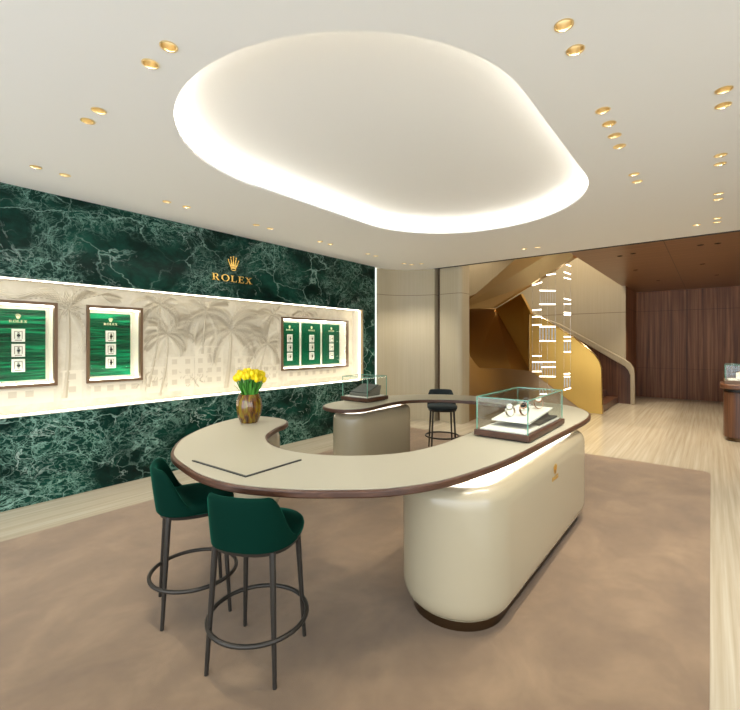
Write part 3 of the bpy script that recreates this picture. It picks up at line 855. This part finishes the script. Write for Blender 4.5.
def watch(y, xc, metal, dialm, label):
    z = onface(y)+0.016
    t = thing('wristwatch', label, 'watch', (xc,y,z), random.uniform(-0.3,0.3), 'watches in the long glass case')
    t.scale = (1.3,1.3,1.3)
    # bracelet: closed loop standing on the pad
    b = MB(); loops = []
    n = 28; wdt = 0.010
    for i in range(n):
        a = 2*PI*i/n; cx = 0.030*math.cos(a); cz = 0.036+0.035*math.sin(a); tx = 0.0275*math.cos(a); tz = 0.036+0.0325*math.sin(a)
        loops.append([(cx,-wdt,cz),(cx,wdt,cz),(tx,wdt,tz),(tx,-wdt,tz)])
    loops.append(loops[0]); b.loft(loops, caps=False); br = b.build('bracelet', metal, t, world=False, smooth=40)
    Mx = Matrix.Translation((0.012,0,0.066)) @ Matrix.Rotation(0.25,4,'Y')
    Mx = Matrix.Translation((0.0,-0.004,0.062)) @ Matrix.Rotation(0.9,4,'X')
    b = MB(); b.add(*cyl(Mx,0.021,-0.005,0.006,24)); cs = b.build('watch_case', metal, t, world=False, smooth=40)
    b = MB(); b.add(*cyl(Mx,0.017,0.006,0.0068,24)); b.build('dial', dialm, cs, world=False)
    return t
watch(3.35,-1.255,M['steel'],M['white'],'steel watch at the near end of the watch stand')
watch(3.44,-1.175,M['rose'],M['dial'],'rose gold watch with dark dial, second on the watch stand')
watch(3.62,-1.22,M['steel'],M['dial'],'steel watch with dark dial, third on the watch stand')
watch(3.73,-1.15,M['rose'],M['white'],'watch at the far end of the watch stand')
# dark stand in the small case
st = thing('watch_stand', 'dark sloping watch stand inside the small far glass case', 'display stand', (-3.4,4.1,ZB))
wedge([(-3.54,3.98,ZB+0.0005),(-3.54,4.24,ZB+0.0005),(-3.54,4.27,ZB+0.12),(-3.54,4.24,ZB+0.125),(-3.54,3.98,ZB+0.03)], (0.28,0,0)).build('base', M['grey_leather'], st)
wedge([(-3.53,4.0,ZB+0.0385),(-3.27,4.0,ZB+0.0385),(-3.27,4.23,ZB+0.1225),(-3.53,4.23,ZB+0.1225)], (0,-0.004,0.01)).build('pad', M['dark_leather'], st)

# ------------------------------------------------------------------ vase of tulips
vx, vy = -3.262, 2.30
vs = thing('vase', 'fluted amber glass vase holding yellow tulips on the counter', 'vase', (vx,vy,ZT))
prof = [(r*1.14,z*1.15) for r, z in [(0.060,0.0005),(0.066,0.006),(0.085,0.05),(0.097,0.10),(0.099,0.14),(0.092,0.185),(0.080,0.212),(0.074,0.225),(0.066,0.222),(0.080,0.18),(0.088,0.13),(0.075,0.05),(0.05,0.012)]]
b = MB(); b.lathe(prof, 48, (vx,vy,ZT), flute=lambda k, z: 0.03*math.cos(2*PI*k/48*16)); b.build('body', M['amber'], vs, smooth=50)
TUL = 'yellow tulip bunched in the amber vase'
def tulip():
    t = thing('tulip', TUL, 'flower', (0,0,0), 0, 'yellow tulips in the amber vase')
    b = MB(); b.tube([(0,0,-0.07),(0.0,0,0.09),(0.012,0,0.18)], 0.0045, 6); b.build('stem', M['stem'], t, world=False, smooth=60)
    b = MB()
    for k in range(6):
        a0 = 2*PI*k/6; r0 = 1.0 if k % 2 else 0.9
        loops = []
        for (z, rr, wd) in ((0,0.006,0.35),(0.012,0.020,0.62),(0.03,0.024,0.60),(0.046,0.020,0.5),(0.058,0.011,0.3)):
            lo = []
            for s in (-1,-0.5,0,0.5,1): lo.append((0.012+rr*r0*math.cos(a0+s*wd), rr*r0*math.sin(a0+s*wd), 0.178+z))
            loops.append(lo)
        vsx = [p for l in loops for p in l]
        b.add(vsx, [(i*5+j,i*5+j+1,(i+1)*5+j+1,(i+1)*5+j) for i in range(4) for j in range(4)])
    b.build('bloom', M['petal'], t, world=False, smooth=60)
    b = MB(); loops = []
    vsx = []
    for z, wd, off in ((0.02,0.004,0.0),(0.07,0.012,0.012),(0.12,0.010,0.026),(0.16,0.001,0.045)): vsx += [(-off,-wd,z),(-off-0.003,0,z),(-off,wd,z)]
    b.add(vsx, [(i*3+j,i*3+j+1,(i+1)*3+j+1,(i+1)*3+j) for i in range(3) for j in range(2)]); b.build('leaf', M['stem'], t, world=False, smooth=60)
    return t
t0 = tulip()
NT = 38
for i in range(NT):
    o = t0 if i == 0 else copy_tree(t0)
    f = math.sqrt((i+0.5)/NT); a = i*2.39996
    bx, by = vx+0.050*f*math.cos(a), vy+0.050*f*math.sin(a)
    o.location = (bx,by,ZT+0.222-0.022*f*f+random.uniform(-0.008,0.008))
    tilt = 0.36*f
    ax = Vector((-math.sin(a), math.cos(a), 0))
    o.rotation_euler = (Matrix.Rotation(tilt,3,ax) @ Matrix.Rotation(random.uniform(0,6.28),3,'Z')).to_euler()
    s = random.uniform(0.92,1.08)*1.08; o.scale = (s,s,s)

# ------------------------------------------------------------------ stools
def make_stool(name, label, fabric):
    t = thing(name, label, 'stool', (0,0,0.007))
    legs = []
    for sx in (-1,1):
        for sy in (-1,1):
            p0 = Vector((sx*0.178,sy*0.182,0)); p1 = Vector((sx*0.152,sy*0.150,0.58))
            b = MB(); b.tube([p0, p0.lerp(p1,0.5), p1, p1+Vector((-sx*0.004,-sy*0.004,0.03))], [0.010,0.013,0.0155,0.018], 12)
            b.build('leg', M['bronze'], t, world=False, smooth=40)
    b = MB(); n = 48; zc = 0.212; rc = 0.246
    b.tube([(rc*math.cos(2*PI*i/n), rc*math.sin(2*PI*i/n), zc) for i in range(n)], 0.0115, 10, closed=True); b.build('footring', M['bronze'], t, world=False, smooth=60)
    # seat outline: rounded square slightly longer to the front
    def outl(r, k=3.0, n=48):
        o = []
        for i in range(n):
            a = 2*PI*i/n; c, s = math.cos(a), math.sin(a)
            q = (abs(c)**k+abs(s)**k)**(-1/k)
            o.append((r*q*c, r*q*s*1.0+0.01))
        return o
    b = MB(); b.loft([[(p[0],p[1],z) for p in outl(r,2.6)] for r, z in ((0.180,0.586),(0.205,0.596),(0.209,0.612),(0.204,0.614))]); b.build('seat_frame', M['bronze'], t, world=False, smooth=40)
    loops = []
    for r, z in ((0.202,0.614),(0.214,0.624),(0.218,0.645),(0.214,0.662),(0.202,0.674),(0.14,0.680),(0.05,0.682)): loops.append([(p[0],p[1],z) for p in outl(r,2.6)])
    b = MB(); b.loft(loops); b.build('seat', fabric, t, world=False, smooth=80)
    # backrest shell around the rear
    b = MB(); cols = 40; loops = []
    amax = math.radians(84)
    for i in range(cols+1):
        a = -amax+2*amax*i/cols
        t_ = abs(a)/amax
        def sm(x): x = max(0,min(1,x)); return x*x*(3-2*x)
        h = 0.050+0.213*(1-sm((t_-0.45)/0.46))*(1-0.06*t_*t_) - 0.02*sm((t_-0.85)/0.15)
        k = 2.6; c, s = math.sin(a), -math.cos(a)
        q = (abs(c)**k+abs(s)**k)**(-1/k)
        th = 0.022+0.010*(1-t_)
        z0 = 0.618; sec = []
        for (u, side) in ((0,1),(0.25,1),(0.5,1),(0.75,1),(0.93,1),(1.0,0.3),(1.0,-0.3),(0.93,-1),(0.75,-1),(0.5,-1),(0.25,-1),(0,-1)):
            z = z0+h*u
            lean = 0.030*max(0,(z-z0)/0.25)*max(0,math.cos(a))
            bulge = 0.006*math.sin(PI*u)
            r = 0.205*q + side*th*0.5+bulge*side*0.4 + lean
            sec.append((r*c, r*s+0.01, z+(0.0)))
        loops.append(sec)
    b.loft(loops); b.build('backrest', fabric, t, world=False, smooth=70)
    return t
s1 = make_stool('bar_stool', 'green velvet bar stool in front, nearest the camera, bronze legs and footring', M['velvet'])
s1.location = (-1.805,1.328,0.007); s1.rotation_euler = (0,0,math.atan2(0.165,0.34)); s1['group'] = 'velvet bar stools at the counter'
s2 = copy_tree(s1); s2.location = (-2.462,1.34,0.007); s2.rotation_euler = (0,0,-math.atan2(0.14,0.325))
s2['label'] = 'green velvet bar stool further left, tucked behind the nearest stool at the counter'
s3 = make_stool('bar_stool', 'dark velvet stool on the far side of the counter, before the beige wall', M['navy'])
s3.location = (-3.13,5.60,0.007); s3.rotation_euler = (0,0,math.atan2(-0.60,-0.80)); s3['group'] = 'velvet bar stools at the counter'

# ------------------------------------------------------------------ staircase
sc = thing('staircase', 'sculptural gold staircase with solid balustrade rising to the upper floor', 'staircase', (-2.6,11.5,0))
bal = [(-3.521,2.323),(-3.231,2.224),(-2.804,1.946),(-2.474,1.717),(-2.177,1.462),(-2.05,1.33),(-1.96,1.19),(-1.92,1.036),(-1.896,0.0),(-2.261,0.0),(-2.539,0.20),(-3.509,0.853)]
b = MB(); b.slab([(x,10.7,z) for x,z in bal], (0,0.07,0)); b.build('inner_balustrade', M['gold'], sc)
b = MB(); b.tube([(x,10.694,z) for x,z in [(-3.521,0.853)]+bal[:9]], 0.016, 6); b.build('balustrade_highlight', M['gold_edge'], sc, smooth=60)  # bright tube standing in for the highlight along the balustrade rim
rt = [(-4.6,2.80),(-3.896,2.368),(-3.381,2.146),(-2.575,1.66),(-1.765,1.17),(-1.64,1.07),(-1.565,0.94),(-1.547,0.80),(-1.544,0.0)]
rlw = [(-1.64,0.0),(-1.645,0.76),(-1.69,0.88),(-1.765,0.98),(-2.019,1.136),(-2.575,1.49),(-3.381,2.014),(-3.896,2.26),(-4.6,2.70)]
b = MB(); b.slab([(x,12.86,z) for x,z in rt+rlw], (0,0.12,0)); b.build('outer_handrail', M['silk'], sc, bevel=0.02, seg=3)
b = MB(); b.slab([(x,12.90,z) for x,z in rlw+[(-4.6,0.0)]], (0,0.06,0)); b.build('outer_panel', M['counter_wood'], sc)
for k in range(6):
    xa = -1.93-0.27*k
    b = MB(); b.box((xa-0.30,10.775,0.17*k+0.001),(xa,12.895,0.17*(k+1))); b.build('step', M['counter_wood'], sc, bevel=0.008)
low = [(-3.9,7.96,1.75),(-3.972,8.3,1.325),(-4.045,8.7,1.16),(-4.075,9.0,1.035),(-4.02,9.5,1.0),(-3.873,10,0.984),(-3.482,10.62,0.908),(-3.015,10.66,0.566),(-2.529,10.67,0.198),(-2.30,10.68,0.02)]
lowb = [(-3.84,7.96,0),(-3.86,8.3,0),(-3.85,8.7,0),(-3.87,9.0,0),(-3.8,9.5,0),(-3.62,10,0),(-3.3,10.5,0),(-3.0,10.62,0),(-2.6,10.66,0),(-2.29,10.69,0)]
b = MB(); n = len(low)
vsx = low+lowb+[(p[0]-0.10,p[1]+0.05,p[2]) for p in low]+[(p[0]-0.10,p[1]+0.05,p[2]) for p in lowb]
fs = []
for i in range(n-1):
    fs += [(i,i+1,n+i+1,n+i),(2*n+i,3*n+i,3*n+i+1,2*n+i+1),(i,2*n+i,2*n+i+1,i+1)]
fs += [(0,n,3*n,2*n),(n-1,3*n-1,4*n-1,2*n-1)]
b.add(vsx, fs); b.build('underside_wall', m_brushed('shaded_brown_wall', (0.40,0.28,0.165), 0.5), sc, smooth=50)  # shade on the stair's underside put into this brown wall colour
band = [(-4.75,9.4,2.42),(-4.75,9.35,2.42),(-4.45,9.3,2.644),(-3.203,9.0,3.433),(-2.28,8.7,3.986),(-2.06,8.75,3.60),(-2.10,8.9,3.262),(-3.005,9.1,2.828),(-3.949,9.4,2.411)]
band = band[1:]
b = MB(); b.slab(band, (0.04,0.16,0.02)); b.build('upper_parapet', m_brushed('pale_gold_metal', (0.80,0.60,0.32), 0.38), sc)
fa_ = [(-5.5,10.6,2.6),(-4.59,11.2,2.52),(-3.530,10.74,0.90),(-3.86,10.35,0.93),(-4.164,10.2,0.925),(-4.618,10.0,0.96),(-5.3,10.0,1.4)]
fc = Vector((0,0,0))
b = MB(); b.slab(fa_, (0,0.3,0.05)); b.build('landing_soffit', M['gold_shaded'], sc)
fb = [(-4.60,11.19,2.535),(-3.828,10.95,2.87),(-3.49,10.74,2.322),(-3.515,10.74,0.90)]
b = MB(); b.slab(fb, (0.02,0.12,0.0)); b.build('turn_panel', M['gold'], sc)
# underside of upper flight behind the parapet
us = [(-4.75,9.5,2.45),(-3.949,9.5,2.47),(-3.005,9.26,2.97),(-2.45,9.1,3.3),(-2.45,10.9,3.75),(-3.8,11.0,2.95),(-4.6,11.2,2.6),(-5.4,10.7,2.65)]
b = MB(); b.slab(us, (0,0,0.15)); b.build('flight_soffit', M['gold_shaded'], sc)

# ------------------------------------------------------------------ chandelier
BARS = [(-2.387,-2.255,9.4,3.257,3.186),(-2.385,-2.255,9.4,3.08,3.018),(-2.385,-2.255,9.4,2.965,2.915),(-2.385,-2.255,9.4,2.527,2.488),(-2.385,-2.255,9.4,2.413,2.405),(-2.385,-2.255,9.4,2.236,2.219),(-2.385,-2.255,9.4,2.19,2.184),(-2.385,-2.255,9.4,1.729,1.728),(-2.385,-2.255,9.4,1.646,1.645),(-2.385,-2.255,9.4,1.412,1.414),(-2.385,-2.269,9.4,0.954,0.97),(-2.385,-2.269,9.4,0.9,0.906),(-2.385,-2.255,9.4,0.621,0.671),
        (-2.617,-2.442,9.0,2.99,2.999),(-2.756,-2.446,9.0,2.684,2.654),(-2.756,-2.446,9.0,2.399,2.382),(-2.756,-2.446,9.0,1.939,1.931),(-2.756,-2.446,9.0,1.641,1.64),(-2.708,-2.446,9.0,1.209,1.216),(-2.708,-2.446,9.0,1.106,1.115),(-2.756,-2.446,9.0,0.91,0.921),(-2.748,-2.609,9.0,0.547,0.558),
        (-2.966,-2.77,9.2,2.829,2.879),(-2.966,-2.78,9.2,2.295,2.305),(-2.966,-2.78,9.2,2.155,2.158),(-2.966,-2.78,9.2,1.984,1.985),(-2.966,-2.78,9.2,1.323,1.326),(-2.966,-2.78,9.2,1.195,1.2),(-2.966,-2.78,9.2,0.992,1.0)]
ch = thing('chandelier', 'tall hanging light of short glowing bars and crystal tubes before the gold stair', 'chandelier', (-2.6,9.2,0.5))
b = MB(); b.box((-3.1,8.8,5.97),(-2.1,9.6,5.999)); b.build('ceiling_plate', M['gold_edge'], ch)
for x0, x1, y, z0, z1 in BARS:
    b = MB(); b.tube([(x0,y,z0),(x1,y,z1)], 0.0105, 8); b.build('light_bar', M['led_bar'], ch, smooth=60)
for x, y, z in ((-2.385,9.4,0.63),(-2.26,9.4,0.67),(-2.756,9.0,0.55),(-2.45,9.0,0.92),(-2.60,9.0,0.55),(-2.966,9.2,1.0),(-2.78,9.2,1.0)):
    b = MB(); b.tube([(x,y,z),(x,y,5.97)], 0.0022, 5); b.build('wire', M['steel'], ch)
def tubes(xa, xb, y, z0, z1, n, r=0.009):
    for i in range(n):
        x = xa+(xb-xa)*i/(n-1)
        b = MB(); b.tube([(x,y,z0),(x,y,z1)], r, 8); b.build('crystal_tube', M['tube_glass'], ch, smooth=60)
tubes(-2.75,-2.45,9.0,1.66,1.92,6,0.014); tubes(-2.375,-2.265,9.4,1.43,1.63,3,0.014); tubes(-2.96,-2.79,9.2,1.02,1.18,4,0.012); tubes(-2.74,-2.45,9.0,2.41,2.65,7,0.005); tubes(-2.70,-2.45,9.0,0.93,1.20,6,0.006); tubes(-2.375,-2.275,9.4,0.68,0.88,3,0.013)

# added unseen fill spots high in the stairwell, brightening stair and back wall
for i, (x, y, z, pw) in enumerate(((-3.0,8.3,5.9,380),(-2.9,11.7,5.9,480),(-6.3,12.1,5.9,260))):
    l = bpy.data.lights.new('stair_fill_light', 'SPOT'); l.energy = pw; l.color = (1.0,0.86,0.66); l.spot_size = math.radians(110); l.spot_blend = 0.8; l.shadow_soft_size = 0.08
    o = bpy.data.objects.new('stair_fill_light', l); COL.objects.link(o); o.location = (x,y,z)

# ------------------------------------------------------------------ wooden counter at the right
rc = thing('showcase_counter', 'rounded rosewood counter cut off by the right edge of the photo', 'counter', (1.0,9.35,0))
def rrect(x0, y0, x1, y1, r, n=8):
    p = []
    for cx, cy, a0 in ((x1-r,y1-r,0),(x0+r,y1-r,PI/2),(x0+r,y0+r,PI),(x1-r,y0+r,1.5*PI)):
        for i in range(n+1):
            a = a0+PI/2*i/n; p.append((cx+r*math.cos(a), cy+r*math.sin(a)))
    return p
b = MB(); b.prism(rrect(0.20,9.05,1.8,9.75,0.14), 0.0005, 0.06); b.build('kick_plate', M['kick'], rc, smooth=30)
b = MB(); b.prism(rrect(0.165,9.0,1.85,9.8,0.17), 0.06, 0.80); b.build('body', M['counter_wood'], rc, smooth=30, bevel=0.01)
b = MB(); b.prism(rrect(0.19,9.03,1.82,9.77,0.15), 0.80, 0.85); b.build('recess_band', M['black'], rc, smooth=30)
b = MB(); b.prism(rrect(0.12,8.96,1.9,9.84,0.19), 0.85, 0.93); b.build('top', M['counter_wood'], rc, smooth=30, bevel=0.015)
gc = thing('glass_display_case', 'glass display case on the rosewood counter at the right edge', 'display case', (0.8,9.4,0.93))
b = MB(); b.box((0.17,9.06,0.9305),(1.4,9.72,0.985)); b.build('plinth', M['frame_wood'], gc, bevel=0.006)
b = MB(); b.box((0.22,9.1,0.985),(1.35,9.68,0.992)); b.build('base_board', M['white'], gc)
glass_box(gc, 0.19,9.08,1.38,9.70,0.9855,1.235)
st = thing('watch_stand', 'white sloping watch stand in the case at the right edge', 'display stand', (0.6,9.4,0.992))
wedge([(0.33,9.2,0.9925),(0.33,9.55,0.9925),(0.33,9.55,1.10),(0.33,9.2,1.02)], (0.6,0,0)).build('base', M['white'], st, bevel=0.01)
wedge([(0.36,9.22,1.0255),(0.90,9.22,1.0255),(0.90,9.53,1.0965),(0.36,9.53,1.0965)], (0,-0.004,0.012)).build('pad', M['cream'], st, bevel=0.004)
